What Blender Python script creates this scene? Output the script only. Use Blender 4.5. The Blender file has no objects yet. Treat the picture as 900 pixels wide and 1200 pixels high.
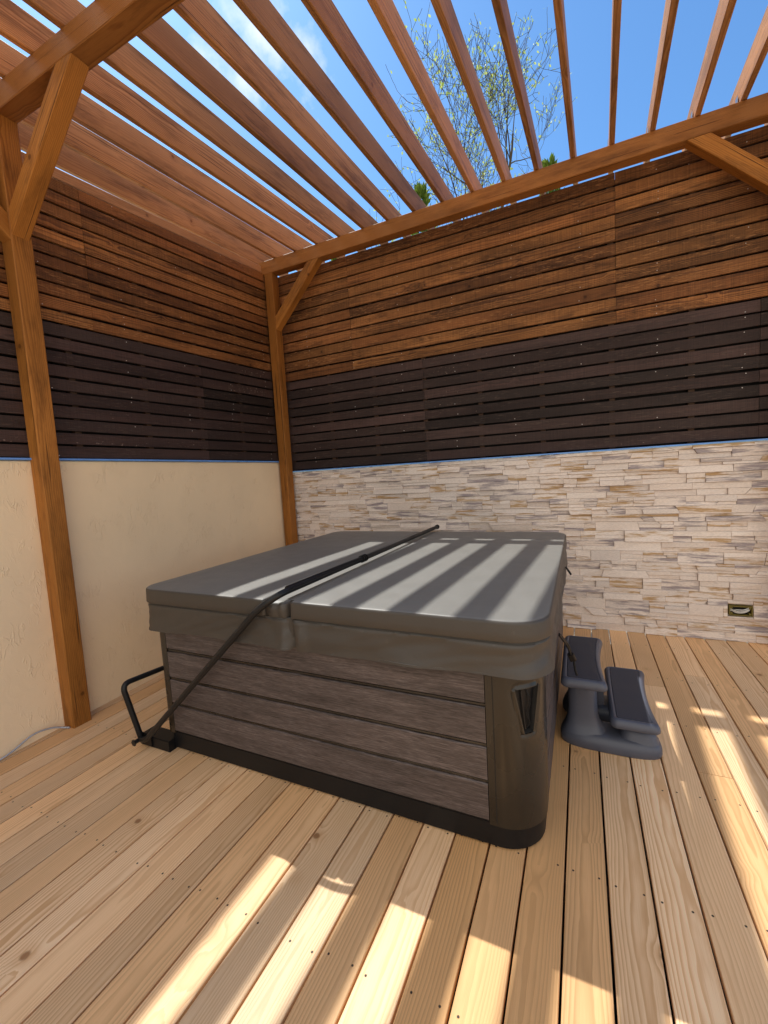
import bpy, math, random
from math import sin, cos, pi, radians, sqrt, exp
from mathutils import Vector, Matrix, noise

random.seed(11)
scene = bpy.context.scene
col = scene.collection
V = Vector

# ------------------------------------------------------------------ mesh builder
class MB:
    def __init__(s):
        s.v = []; s.f = []; s.co = []; s.rn = []
    def add(s, vs, fs, rnd=None, bco=None):
        b = len(s.v)
        rnd = rnd or (random.random(), random.random(), random.random())
        for i, p in enumerate(vs):
            s.v.append(tuple(p))
            s.co.append(tuple(bco[i]) if bco else tuple(p))
            s.rn.append(rnd)
        for f in fs:
            s.f.append([b + k for k in f])
    def board(s, o, ex, ey, ez, L, W, T, ch=.003, rnd=None, u0=0., mitre=(0., 0.), ends=None):
        """timber along ex from o; W along ey, T along ez (centred), chamfered long edges"""
        w, t = W / 2, T / 2
        prof = [(-w + ch, -t), (w - ch, -t), (w, -t + ch), (w, t - ch), (w - ch, t), (-w + ch, t), (-w, t - ch), (-w, -t + ch)]
        vs = []; bc = []
        o = V(o); ex = V(ex); ey = V(ey); ez = V(ez)
        for e, x in enumerate((0, L)):
            for a, b in prof:
                xx = x + mitre[e] * a
                vs.append(o + ex * xx + ey * a + ez * b); bc.append((xx + u0, a, b))
        fs = [[i, (i + 1) % 8, 8 + (i + 1) % 8, 8 + i] for i in range(8)]
        fs += [list(range(7, -1, -1)), list(range(8, 16))]
        s.add(vs, fs, rnd, bc)
    def loft(s, rings, cap0=True, cap1=True, closed=True, rnd=None):
        n = len(rings[0]); vs = [p for r in rings for p in r]; fs = []
        for k in range(len(rings) - 1):
            for i in range(n if closed else n - 1):
                j = (i + 1) % n
                fs.append([k * n + i, k * n + j, (k + 1) * n + j, (k + 1) * n + i])
        if cap0: fs.append(list(range(n - 1, -1, -1)))
        if cap1: fs.append([(len(rings) - 1) * n + i for i in range(n)])
        s.add(vs, fs, rnd)
    def tube(s, pts, r, seg=12, rnd=None, caps=True):
        pts = [V(p) for p in pts]; rings = []
        rr = r if isinstance(r, (list, tuple)) else [r] * len(pts)
        up = None
        for i, p in enumerate(pts):
            a = pts[max(i - 1, 0)]; b = pts[min(i + 1, len(pts) - 1)]
            t = (b - a).normalized()
            if up is None:
                up = V((0, 0, 1)) if abs(t.z) < .9 else V((1, 0, 0))
            x = t.cross(up).normalized(); y = x.cross(t).normalized(); up = y
            rings.append([p + (x * cos(2 * pi * k / seg) + y * sin(2 * pi * k / seg)) * rr[i] for k in range(seg)])
        s.loft([list(reversed(q)) for q in rings], caps, caps, rnd=rnd)
    def disc(s, c, nrm, r, seg=8, h=.002):
        c = V(c); nrm = V(nrm).normalized()
        x = nrm.orthogonal().normalized(); y = nrm.cross(x)
        r0 = [c + (x * cos(2 * pi * k / seg) + y * sin(2 * pi * k / seg)) * r for k in range(seg)]
        s.loft([r0, [p + nrm * h for p in r0]])
    def build(s, name, mat, parent=None, smooth=None, at=None):
        me = bpy.data.meshes.new(name)
        base = V(at) if at else (parent_world(parent) if parent else V((0, 0, 0)))
        me.from_pydata([(p[0] - base.x, p[1] - base.y, p[2] - base.z) for p in s.v], [], s.f)
        a = me.attributes.new('bco', 'FLOAT_VECTOR', 'POINT'); a.data.foreach_set('vector', [c for p in s.co for c in p])
        a = me.attributes.new('brnd', 'FLOAT_VECTOR', 'POINT'); a.data.foreach_set('vector', [c for p in s.rn for c in p])
        me.materials.append(mat)
        if smooth is not None:
            me.shade_smooth()
            me.set_sharp_from_angle(angle=radians(smooth))
        me.update()
        o = bpy.data.objects.new(name, me); col.objects.link(o)
        if at: o.location = base
        if parent: o.parent = parent
        return o

def parent_world(o):
    p = V((0, 0, 0))
    while o is not None:
        p += o.location; o = o.parent
    return p

def thing(name, loc, label, cat, group=None):
    o = bpy.data.objects.new(name, None); col.objects.link(o)
    o.location = loc; o.empty_display_size = .2
    o['label'] = label; o['category'] = cat
    if group: o['group'] = group
    return o

def tag(o, label, cat, group=None):
    o['label'] = label; o['category'] = cat
    if group: o['group'] = group
    return o

def smooth_path(pts, n=8):
    """Catmull-Rom through pts"""
    P = [V(p) for p in pts]; P = [P[0] * 2 - P[1]] + P + [P[-1] * 2 - P[-2]]
    out = []
    for i in range(1, len(P) - 2):
        for k in range(n):
            t = k / n; a, b, c, d = P[i - 1], P[i], P[i + 1], P[i + 2]
            out.append(.5 * ((2 * b) + (c - a) * t + (2 * a - 5 * b + 4 * c - d) * t * t + (3 * b - a - 3 * c + d) * t ** 3))
    out.append(P[-2]); return out

def fillet(pts, r, n=7):
    P = [V(p) for p in pts]; out = [P[0]]
    for i in range(1, len(P) - 1):
        a = (P[i - 1] - P[i]); b = (P[i + 1] - P[i])
        d = min(r, a.length * .49, b.length * .49)
        s = P[i] + a.normalized() * d; e = P[i] + b.normalized() * d
        for k in range(n + 1):
            t = k / n
            out.append(s * (1 - t) ** 2 + P[i] * 2 * t * (1 - t) + e * t * t)
    out.append(P[-1]); return out

def rrect(x0, x1, y0, y1, r, seg=8, sub=0):
    """rounded rectangle, counter-clockwise from front left; r = radius or (fl, fr, br, bl); sub = points along each side"""
    if not isinstance(r, (list, tuple)): r = (r,) * 4
    cs = [(x0, y0, 1, 1, pi), (x1, y0, -1, 1, 1.5 * pi), (x1, y1, -1, -1, 0), (x0, y1, 1, -1, .5 * pi)]
    out = []
    for (cx, cy, sx, sy, a0), rr in zip(cs, r):
        for k in range(seg + 1):
            a = a0 + (pi / 2) * k / seg
            out.append((cx + sx * rr + rr * cos(a), cy + sy * rr + rr * sin(a)))
    if sub:
        res = []
        n = len(out)
        for i in range(n):
            a = out[i]; b = out[(i + 1) % n]
            res.append(a)
            d = math.dist(a, b); m = (-sub if d > .06 else 0) if sub < 0 else int(d / sub)
            for k in range(1, m + 1):
                t = k / (m + 1); res.append((a[0] + (b[0] - a[0]) * t, a[1] + (b[1] - a[1]) * t))
        out = res
    return out

# ------------------------------------------------------------------ node helpers
class NT:
    def __init__(s, name):
        s.m = bpy.data.materials.new(name); s.m.use_nodes = True
        s.t = s.m.node_tree; s.n = s.t.nodes; s.l = s.t.links
        s.n.clear()
        s.out = s.n.new('ShaderNodeOutputMaterial')
        s.b = s.n.new('ShaderNodeBsdfPrincipled')
        s.l.new(s.b.outputs[0], s.out.inputs[0])
    def set(s, sock, v):
        if hasattr(v, 'is_output'): s.l.new(v, sock)
        elif isinstance(v, (int, float)):
            sock.default_value = v if not hasattr(sock.default_value, '__len__') else [v] * len(sock.default_value)
        else:
            v = tuple(v); k = len(sock.default_value)
            sock.default_value = v if len(v) == k else v + (1.,)
    def math(s, op, a, b=None, c=None, clamp=False):
        n = s.n.new('ShaderNodeMath'); n.operation = op; n.use_clamp = clamp
        s.set(n.inputs[0], a)
        if b is not None: s.set(n.inputs[1], b)
        if c is not None: s.set(n.inputs[2], c)
        return n.outputs[0]
    def add(s, a, b): return s.math('ADD', a, b)
    def sub(s, a, b): return s.math('SUBTRACT', a, b)
    def mul(s, a, b): return s.math('MULTIPLY', a, b)
    def attr(s, name):
        n = s.n.new('ShaderNodeAttribute'); n.attribute_name = name; return n.outputs['Vector']
    def sep(s, v):
        n = s.n.new('ShaderNodeSeparateXYZ'); s.set(n.inputs[0], v); return n.outputs[0], n.outputs[1], n.outputs[2]
    def comb(s, x, y, z):
        n = s.n.new('ShaderNodeCombineXYZ')
        for i, q in enumerate((x, y, z)): s.set(n.inputs[i], q)
        return n.outputs[0]
    def vmul(s, v, k):
        n = s.n.new('ShaderNodeVectorMath'); n.operation = 'MULTIPLY'; s.set(n.inputs[0], v); s.set(n.inputs[1], k); return n.outputs[0]
    def vadd(s, v, k):
        n = s.n.new('ShaderNodeVectorMath'); n.operation = 'ADD'; s.set(n.inputs[0], v); s.set(n.inputs[1], k); return n.outputs[0]
    def noise(s, v, scale=1., detail=3., rough=.5, dist=0., color=False):
        n = s.n.new('ShaderNodeTexNoise'); s.set(n.inputs['Vector'], v); s.set(n.inputs['Scale'], scale)
        s.set(n.inputs['Detail'], detail); s.set(n.inputs['Roughness'], rough); s.set(n.inputs['Distortion'], dist)
        return n.outputs[1] if color else n.outputs[0]
    def voro(s, v, scale=1., rnd=1.):
        n = s.n.new('ShaderNodeTexVoronoi'); s.set(n.inputs['Vector'], v); s.set(n.inputs['Scale'], scale); s.set(n.inputs['Randomness'], rnd)
        return n.outputs['Distance'], n.outputs['Color']
    def ramp(s, f, stops, interp='LINEAR'):
        n = s.n.new('ShaderNodeValToRGB'); s.set(n.inputs[0], f); e = n.color_ramp.elements; n.color_ramp.interpolation = interp
        while len(e) < len(stops): e.new(.5)
        for k, (p, c) in enumerate(stops):
            e[k].position = p; c = (c,) * 3 if isinstance(c, (int, float)) else c
            e[k].color = (*c, 1)
        return n.outputs[0]
    def rng(s, f, a, b, c=0., d=1., smooth=False):
        n = s.n.new('ShaderNodeMapRange'); s.set(n.inputs[0], f)
        if smooth: n.interpolation_type = 'SMOOTHSTEP'
        for i, q in enumerate((a, b, c, d)): s.set(n.inputs[i + 1], q)
        return n.outputs[0]
    def mix(s, f, a, b, mode='MIX'):
        n = s.n.new('ShaderNodeMix'); n.data_type = 'RGBA'; n.blend_type = mode
        s.set(n.inputs[0], f); s.set(n.inputs[6], a); s.set(n.inputs[7], b); return n.outputs[2]
    def scale(s, c, f):
        n = s.n.new('ShaderNodeVectorMath'); n.operation = 'SCALE'; s.set(n.inputs[0], c); s.set(n.inputs[3], f); return n.outputs[0]
    def bump(s, h, dist=.002, strength=1., prev=None):
        n = s.n.new('ShaderNodeBump'); s.set(n.inputs['Height'], h); n.inputs['Distance'].default_value = dist; n.inputs['Strength'].default_value = strength
        if prev is not None: s.l.new(prev, n.inputs['Normal'])
        return n.outputs[0]
    def fin(s, color=None, rough=None, normal=None, metal=None, spec=None, coat=None, coat_rough=None):
        for k, v in (('Base Color', color), ('Roughness', rough), ('Normal', normal), ('Metallic', metal), ('Specular IOR Level', spec), ('Coat Weight', coat), ('Coat Roughness', coat_rough)):
            if v is not None: s.set(s.b.inputs[k], v)
        return s.m

def wood(name, early, late, knot, freq=190., var=.25, rough=.6, screws=None, late_amt=.75, knots=.8, hue=None, dirt=0., spec=.3, saw=0., flecks=None, bumpd=.0012, patch=.13, checks=0.):
    t = NT(name)
    u, v, w = t.sep(t.attr('bco')); rx, ry, rz = t.sep(t.attr('brnd'))
    P = t.comb(t.add(u, t.mul(rx, 37.)), t.add(v, t.mul(ry, 11.)), t.add(w, t.mul(rz, 7.)))
    n1 = t.noise(t.vmul(P, (.6, 3., 3.)), 1., 2.)
    n2 = t.noise(t.vmul(P, (2.6, 16., 16.)), 1., 3.)
    fib = t.noise(t.vmul(P, (9., 420., 420.)), 1., 2.)
    kd, kc = t.voro(P, 5.2)
    ksel = t.math('GREATER_THAN', t.sep(kc)[0], knots)
    kd = t.add(kd, t.mul(t.sub(t.noise(P, 40., 2.), .5), .05))
    bumpk = t.mul(ksel, t.rng(kd, .0, .42, 1., 0., True))
    cv = t.mul(t.sub(ry, .5), .16); cw = t.add(-.025, t.mul(rz, -.06))
    dv = t.add(t.sub(v, cv), t.mul(t.sub(n1, .5), .10)); dw = t.add(t.sub(w, cw), t.mul(t.sub(n2, .5), .012))
    rad = t.math('SQRT', t.add(t.mul(dv, dv), t.mul(dw, dw)))
    rad = t.add(rad, t.mul(bumpk, .010))
    ring = t.math('FRACT', t.add(t.mul(rad, freq), t.mul(n2, .7)))
    rr = t.ramp(ring, [(0., 0.), (.45, .25), (.82, 1.), (.93, .9), (1., 0.)])
    amt = t.mul(t.mul(rr, late_amt), t.mul(t.rng(n1, .25, .75, .6, 1.1), t.rng(ry, 0., 1., .55, 1.1)))
    c = t.mix(amt, early, late)
    if hue is not None:
        c = t.mix(t.rng(rx, .35, 1., 0., 1.), c, t.mix(amt, hue, [q * .62 for q in hue]))
    c = t.mix(t.mul(t.rng(fib, .45, .75, 0., 1.), .32), c, late)
    core = t.mul(ksel, t.rng(kd, .05, .105, 1., 0., True))
    c = t.mix(t.mul(core, .85), c, knot)
    halo = t.mul(ksel, t.rng(kd, .08, .3, 1., 0., True))
    c = t.mix(t.mul(halo, .3), c, late)
    big = t.noise(t.vmul(P, (.7, 2.5, 2.5)), 1., 3.)
    val = t.mul(t.add(1. - var, t.mul(rz, 2 * var)), t.rng(big, .3, .7, 1. - patch, 1. + patch))
    c = t.scale(c, val)
    if dirt:
        dn = t.noise(t.vmul(P, (1.6, 9., 9.)), 1., 5., .7)
        c = t.mix(t.mul(t.rng(dn, .5, .72, 0., 1.), dirt), c, [q * .35 for q in late])
    h = t.add(t.mul(rr, -.5), t.mul(fib, .8))
    if checks:
        ck = t.rng(t.noise(t.vmul(P, (1.0, 75., 75.)), 1., 1.), .70, .735, 0., 1.)
        c = t.mix(t.mul(ck, checks), c, [q * .5 for q in knot]); h = t.sub(h, t.mul(ck, 3.))
    if saw:
        sw = t.noise(t.vmul(P, (160., 2., 2.)), 1., 2.)
        c = t.scale(c, t.rng(sw, .3, .7, 1. - saw, 1. + saw))
        h = t.add(h, t.mul(sw, 1.2))
    if flecks is not None:
        fl = t.noise(t.vmul(P, (14., 110., 110.)), 1., 3., .6)
        fm = t.mul(t.rng(fl, .56, .64, 0., 1.), t.rng(t.noise(t.vmul(P, (1.8, 8., 8.)), 1., 2.), .42, .58, 0., 1.))
        c = t.mix(t.mul(fm, flecks[1]), c, flecks[0])
        sk = t.rng(t.mul(t.noise(t.vmul(P, (38., 60., 60.)), 1., 2.), t.rng(t.noise(t.vmul(P, (.8, 3., 3.)), 1., 1.), .3, .75, .6, 1.2)), .76, .80, 0., 1.)
        c = t.mix(t.mul(sk, flecks[2]), c, [min(q * 3.2 + .05, .6) for q in flecks[0]])
    if screws is not None:
        pitch, voff, srad, scol, prob = screws
        uu = t.add(u, t.mul(t.sub(rx, .5), .03))
        fu = t.mul(t.sub(t.math('FRACT', t.math('DIVIDE', uu, pitch)), .5), pitch)
        fv = t.sub(t.math('ABSOLUTE', t.add(v, t.mul(t.sub(rz, .5), .008))), voff)
        d = t.math('SQRT', t.add(t.mul(fu, fu), t.mul(fv, fv)))
        mask = t.mul(t.rng(d, srad * .75, srad * 1.15, 1., 0.), t.math('GREATER_THAN', t.noise(t.comb(t.math('FLOOR', t.math('DIVIDE', uu, pitch)), t.mul(rx, 91.), t.math('SIGN', v)), 3.7, 0.), prob))
        c = t.mix(mask, c, scol)
        h = t.sub(h, t.mul(mask, 2.))
    return t.fin(c, t.rng(rr, 0., 1., rough, rough - .08), t.bump(h, bumpd, .7), spec=spec)

# ------------------------------------------------------------------ materials
M = {}
M['deck'] = wood('larch_decking', (.92, .655, .405), (.61, .335, .145), (.17, .06, .022), 120., .18, .55,
                 screws=(.62, .046, .0042, (.05, .035, .025), .3), hue=(.80, .45, .19), knots=.72, late_amt=.85, bumpd=.0008)
M['post'] = wood('stained_post', (.42, .172, .036), (.21, .072, .013), (.08, .028, .006), 120., .12, .6, knots=.58, late_amt=.9, dirt=.7, spec=.2, patch=.26, checks=.8)
M['rafter'] = wood('stained_rafter', (.52, .255, .105), (.28, .115, .038), (.16, .055, .018), 110., .22, .6, knots=.66, late_amt=.9, dirt=.7, patch=.25, checks=.6, spec=.2)
M['beam'] = wood('stained_beam', (.40, .168, .046), (.22, .08, .02), (.15, .05, .012), 130., .1, .6, knots=.68, late_amt=.85, dirt=.6, patch=.2, checks=.7, spec=.2)
M['plank'] = wood('rose_plank', (.54, .29, .15), (.34, .16, .075), (.16, .07, .04), 130., .1, .6, knots=.75, late_amt=.6, dirt=.5)
M['slat_brown'] = wood('brown_slats', (.36, .155, .048), (.07, .024, .008), (.05, .018, .006), 120., .38, .7, screws=(.6, .03, .004, (.6, .55, .5), .58),
                       knots=.74, late_amt=1.0, dirt=.8, saw=.2, flecks=((.42, .20, .075), .7, .0), hue=(.20, .075, .024), bumpd=.002, patch=.45)
M['slat_dark'] = wood('dark_slats', (.064, .037, .033), (.026, .016, .014), (.012, .009, .009), 170., .30, .7, screws=(.6, .03, .0045, (.55, .52, .5), .58),
                      knots=.86, late_amt=.7, dirt=.5, saw=.14, flecks=((.10, .07, .055), .5, .5), hue=(.036, .024, .021), bumpd=.002, patch=.28)

def mat_plain(name, c, rough=.5, metal=0., spec=.5, nscale=60., namt=.12, bd=.0006, coat=0.):
    t = NT(name); g = t.n.new('ShaderNodeTexCoord').outputs['Object']
    n = t.noise(g, nscale, 4., .6); n2 = t.noise(g, 3., 3.)
    cc = t.scale(t.scale(c, t.rng(n, .3, .7, 1 - namt, 1 + namt)), t.rng(n2, .3, .7, .93, 1.07))
    return t.fin(cc, t.rng(n2, .3, .7, max(rough - .06, .02), rough + .06), t.bump(n, bd, .5), metal, spec, coat)

M['dark_gap'] = mat_plain('shadow_membrane', (.012, .011, .010), .9)
M['batten'] = mat_plain('fence_batten', (.07, .035, .018), .8)
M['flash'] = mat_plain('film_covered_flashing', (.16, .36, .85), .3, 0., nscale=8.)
M['zinc'] = mat_plain('zinc_bracket', (.45, .46, .48), .4, 1.)
M['black'] = mat_plain('black_plastic', (.009, .009, .010), .42, spec=.25)
M['tube'] = mat_plain('powder_coated_tube', (.012, .012, .013), .38, nscale=200., spec=.3)
M['step'] = mat_plain('step_plastic', (.080, .088, .120), .40, nscale=400., namt=.1, bd=.0005)  # blue sky reflection put into the base colour
M['pad'] = mat_plain('step_grip_pad', (.036, .040, .058), .55, nscale=500., namt=.25, bd=.0012)  # pad tinted blue as well, standing in for the sky's reflection
M['yellow'] = mat_plain('box_yellow', (.16, .125, .02), .55)
M['wire'] = mat_plain('wire_grey', (.62, .62, .6), .4)
M['cable'] = mat_plain('cable_grey', (.40, .42, .47), .45)
M['soil'] = mat_plain('bounce_ground', (.42, .36, .27), .95, nscale=6., namt=.4, bd=.02)  # unseen ground, made pale to bounce light up into the shade

def mat_cover():
    t = NT('cover_vinyl'); g = t.n.new('ShaderNodeTexCoord').outputs['Object']
    leather = t.voro(g, 420.)[0]; n = t.noise(g, 2.2, 3.); n3 = t.noise(g, 9., 3.)
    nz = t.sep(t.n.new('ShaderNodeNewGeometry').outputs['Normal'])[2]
    c = t.scale(t.mix(t.rng(nz, .75, .97, 0., 1.), (.050, .042, .035), (.182, .176, .162)), t.rng(n, .3, .7, .93, 1.07))  # upward faces get a lighter colour so the sun stripes read near white
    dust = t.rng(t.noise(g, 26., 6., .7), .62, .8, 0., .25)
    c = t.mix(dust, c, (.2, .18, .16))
    nb = t.bump(t.mul(leather, -1.), .0006, .4)
    nb = t.bump(n3, .006, .3, nb)
    cr = t.math('ABSOLUTE', t.sub(t.noise(t.vmul(g, (1., 1., 1.7)), 5.5, 2., .5, .8), .5))
    seam = t.mul(t.rng(cr, 0., .04, 1., 0., True), t.rng(n, .55, .7, 0., 1.))
    nb = t.bump(seam, .0015, .2, nb)
    t.b.inputs['IOR'].default_value = 1.5
    return t.fin(c, t.rng(n3, .3, .7, .46, .54), nb, spec=.6)
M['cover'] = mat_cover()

def mat_body():
    t = NT('tub_corner_plastic'); g = t.n.new('ShaderNodeTexCoord').outputs['Object']
    n = t.noise(g, 300., 3.); n2 = t.noise(g, 3.5, 4.)
    c = t.scale((.024, .019, .014), t.rng(n2, .3, .7, .85, 1.15))
    return t.fin(c, t.rng(n2, .3, .7, .24, .34), t.bump(n, .0004, .4), spec=.5)
M['body'] = mat_body()

def mat_panel():
    t = NT('tub_panel_woodgrain')
    u, v, w = t.sep(t.attr('bco')); rx, ry, rz = t.sep(t.attr('brnd'))
    P = t.comb(t.add(u, t.mul(rx, 31.)), t.add(v, t.mul(ry, 9.)), t.add(w, t.mul(rz, 9.)))
    f = t.noise(t.vmul(P, (11., 11., 260.)), 1., 5., .7); f2 = t.noise(t.vmul(P, (30., 30., 600.)), 1., 3., .6)
    b = t.noise(t.vmul(P, (2.2, 2.2, 26.)), 1., 4., .6)
    k = t.add(t.mul(f, .6), t.mul(f2, .4))
    c = t.ramp(k, [(.34, (.024, .018, .017)), (.5, (.080, .063, .061)), (.66, (.165, .136, .132))])
    c = t.scale(c, t.rng(b, .3, .7, .68, 1.3))
    return t.fin(c, .5, t.bump(k, .0012, .6), spec=.4)
M['panel'] = mat_panel()

def mat_stone():
    t = NT('stacked_stone_cladding')
    u, v, w = t.sep(t.attr('bco')); rx, ry, rz = t.sep(t.attr('brnd'))
    P = t.comb(u, v, w); Pr = t.vadd(P, t.vmul(t.attr('brnd'), (13., 5., 9.)))
    base = t.mix(rx, (.78, .68, .615), (.87, .785, .725))
    base = t.mix(t.rng(ry, .55, 1., 0., .6), base, (.66, .60, .57))
    n = t.noise(t.vmul(Pr, (4., 4., 34.)), 1., 5., .6)
    fine = t.noise(t.vmul(Pr, (50., 50., 140.)), 1., 4., .65)
    och = t.mul(t.rng(n, .49, .60, 0., 1.), t.math('GREATER_THAN', rz, .66))
    c = t.mix(t.mul(och, .85), base, (.46, .28, .11))
    gry = t.mul(t.rng(n, .40, .54, 1., 0.), t.math('LESS_THAN', rz, .2))
    c = t.mix(t.mul(gry, .9), c, (.32, .275, .295))
    c = t.scale(c, t.rng(fine, .3, .7, .86, 1.1))
    big = t.noise(P, 1.1, 2.)
    c = t.scale(c, t.rng(big, .3, .7, .92, 1.06))
    return t.fin(c, .85, t.bump(t.add(t.mul(fine, .6), n), .004, .6), spec=.2)
M['stone'] = mat_stone()

def mat_render():
    t = NT('cream_trowelled_render'); g = t.n.new('ShaderNodeTexCoord').outputs['Object']
    n = t.noise(g, 1.2, 4.); n2 = t.noise(g, 7., 3., .5, 1.2)
    ridge = t.math('ABSOLUTE', t.sub(t.noise(t.vmul(g, (1., 1.6, .6)), 13., 2., .5, 1.0), .5))
    msk = t.rng(t.noise(g, 6.5, 3.), .50, .66, 0., 1.)
    rd = t.mul(t.rng(ridge, 0., .035, 1., 0.), msk)
    fine = t.noise(g, 160., 3.)
    c = t.scale((.96, .77, .52), t.rng(n, .3, .7, .94, 1.05))
    h = t.add(t.add(t.mul(rd, 1.), t.mul(n2, .8)), t.mul(fine, .10))
    return t.fin(c, .85, t.bump(h, .006, .55), spec=.2)
M['render'] = mat_render()

def mat_bark():
    t = NT('tree_bark'); g = t.n.new('ShaderNodeTexCoord').outputs['Object']
    n = t.noise(t.vmul(g, (9., 9., 2.)), 1., 4.)
    return t.fin(t.ramp(n, [(.3, (.035, .028, .02)), (.7, (.12, .095, .065))]), .9, t.bump(n, .01, .6), spec=.2)
M['bark'] = mat_bark()
def mat_leaf(name, a, b):
    t = NT(name); rx, ry, rz = t.sep(t.attr('brnd'))
    c = t.mix(rx, a, b)
    t.fin(c, .55, spec=.3)
    tr = t.n.new('ShaderNodeBsdfTranslucent'); t.set(tr.inputs[0], c)
    mx = t.n.new('ShaderNodeMixShader'); mx.inputs[0].default_value = .45
    t.l.new(t.b.outputs[0], mx.inputs[1]); t.l.new(tr.outputs[0], mx.inputs[2]); t.l.new(mx.outputs[0], t.out.inputs[0])
    return t.m
M['leaf'] = mat_leaf('spring_leaf', (.38, .50, .09), (.58, .66, .20))
M['thuja'] = mat_leaf('thuja_leaf', (.06, .12, .015), (.22, .32, .04))

# ------------------------------------------------------------------ camera, light, sky
cam = bpy.data.cameras.new('camera'); co = bpy.data.objects.new('camera', cam); col.objects.link(co)
co.location = (3.2791, -4.4687, 1.6067); co.rotation_euler = (1.48333, .05805, .43194)
cam.sensor_fit = 'VERTICAL'; cam.sensor_height = 24.; cam.sensor_width = 18.
cam.lens = 497.695 / 1200 * 24; cam.clip_start = .02; cam.clip_end = 2000
scene.camera = co

KX, KY = .535, .318                    # shadow drift per metre of drop: +x and -y
sdir = V((-KX, KY, 1)).normalized()  # towards the sun
sun = bpy.data.lights.new('sun', 'SUN'); so = bpy.data.objects.new('sun', sun); col.objects.link(so)
sun.energy = 5.0; sun.angle = radians(.55); sun.color = (1., .975, .91)
so.rotation_euler = (-sdir).to_track_quat('-Z', 'Y').to_euler(); so.location = (0, 3, 9)

w = bpy.data.worlds.new('World'); scene.world = w; w.use_nodes = True
nt = w.node_tree; bg = nt.nodes['Background']
sky = nt.nodes.new('ShaderNodeTexSky'); sky.sky_type = 'NISHITA'; sky.sun_disc = False
sky.sun_elevation = math.asin(sdir.z); sky.sun_rotation = math.atan2(sdir.x, sdir.y)
sky.air_density = 1.0; sky.dust_density = .6; sky.ozone_density = 1.2
def wmath(op, a, b=None, clamp=False):
    n = nt.nodes.new('ShaderNodeMath'); n.operation = op; n.use_clamp = clamp
    for k, q in enumerate((a, b)):
        if q is None: continue
        if isinstance(q, (int, float)): n.inputs[k].default_value = q
        else: nt.links.new(q, n.inputs[k])
    return n.outputs[0]
def wmix(mode, f, a, b):
    n = nt.nodes.new('ShaderNodeMix'); n.data_type = 'RGBA'; n.blend_type = mode
    for k, q in ((0, f), (6, a), (7, b)):
        if isinstance(q, (int, float, tuple)): n.inputs[k].default_value = q
        else: nt.links.new(q, n.inputs[k])
    return n.outputs[2]
blue = wmix('MULTIPLY', 1., sky.outputs[0], (.70, 1.10, 1.40, 1.))
# unseen clouds added behind the camera for warm fill light, thin wisps elsewhere
tc = nt.nodes.new('ShaderNodeTexCoord').outputs['Generated']
sp = nt.nodes.new('ShaderNodeSeparateXYZ'); nt.links.new(tc, sp.inputs[0])
cn = nt.nodes.new('ShaderNodeTexNoise'); nt.links.new(tc, cn.inputs['Vector'])
cn.inputs['Scale'].default_value = 3.2; cn.inputs['Detail'].default_value = 7.; cn.inputs['Roughness'].default_value = .56
fill_bank = wmath('MULTIPLY', wmath('SUBTRACT', wmath('MULTIPLY', sp.outputs[1], -1.), -.02), 1.6, True)
cov = wmath('ADD', wmath('SUBTRACT', cn.outputs[0], .60), wmath('MULTIPLY', fill_bank, .42))
cov = wmath('MULTIPLY', cov, 6., True)
lum = wmath('ADD', wmath('MULTIPLY', cn.outputs[0], 7.), 5.5)
cl = wmix('MULTIPLY', 1., (1., .95, .87, 1.), lum)
nt.links.new(wmix('MIX', cov, blue, cl), bg.inputs[0]); bg.inputs[1].default_value = .15

scene.view_settings.view_transform = 'Standard'; scene.view_settings.look = 'None'
scene.view_settings.exposure = 0; scene.view_settings.gamma = 1
scene.render.engine = 'CYCLES'; scene.cycles.max_bounces = 8; scene.cycles.diffuse_bounces = 5
scene.cycles.use_denoising = True

# ------------------------------------------------------------------ ground and deck
g = MB(); g.add([(-400, -400, -.35), (400, -400, -.35), (400, 400, -.35), (-400, 400, -.35)], [[0, 1, 2, 3]])
o = g.build('ground', M['soil']); o['kind'] = 'structure'

G0, BW = 3.647, .15
d = MB(); random.seed(5)
for i in range(-26, 25):
    x0 = G0 + BW * i; wdt = BW - .0085
    y = -.002; off = random.uniform(0.6, 3.6); first = True
    while y > -7.4:
        L = off if first else random.uniform(2.6, 4.0)
        if x0 < 3.2 and first: L = random.uniform(3.4, 4.6) + 2.0 if i % 3 else random.uniform(.6, 2.4)
        if i == 1 and first: L = 1.97
        first = False
        L = min(L, y + 7.45)
        if L < .05: break
        xc = x0 + BW / 2
        d.board((xc - .004 * y * 0, y, -.014), (0, -1, 0), (1, 0, 0), (0, 0, 1), L - .003, wdt + random.uniform(-.0012, .0012), .028, .0025, u0=-y, rnd=((random.uniform(.8, 1.) if i in (-6, -5, -4, -3) or (i == 1 and y < -1) else random.random() * .85), random.random(), random.random()))
        y -= L
o = d.build('deck', M['deck']); o['kind'] = 'structure'
b = MB(); 
for k in range(13):
    b.board((-.4, -.31 - .62 * k + .0, -.075), (1, 0, 0), (0, 1, 0), (0, 0, 1), 7.8, .05, .088, .002)
o = b.build('deck_joists', M['batten']); o['kind'] = 'structure'
b = MB(); b.add([(-.4, -7.6, -.2), (7.6, -7.6, -.2), (7.6, .1, -.2), (-.4, .1, -.2)], [[0, 1, 2, 3]])
o = b.build('ground_membrane', M['dark_gap']); o['kind'] = 'structure'

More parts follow.
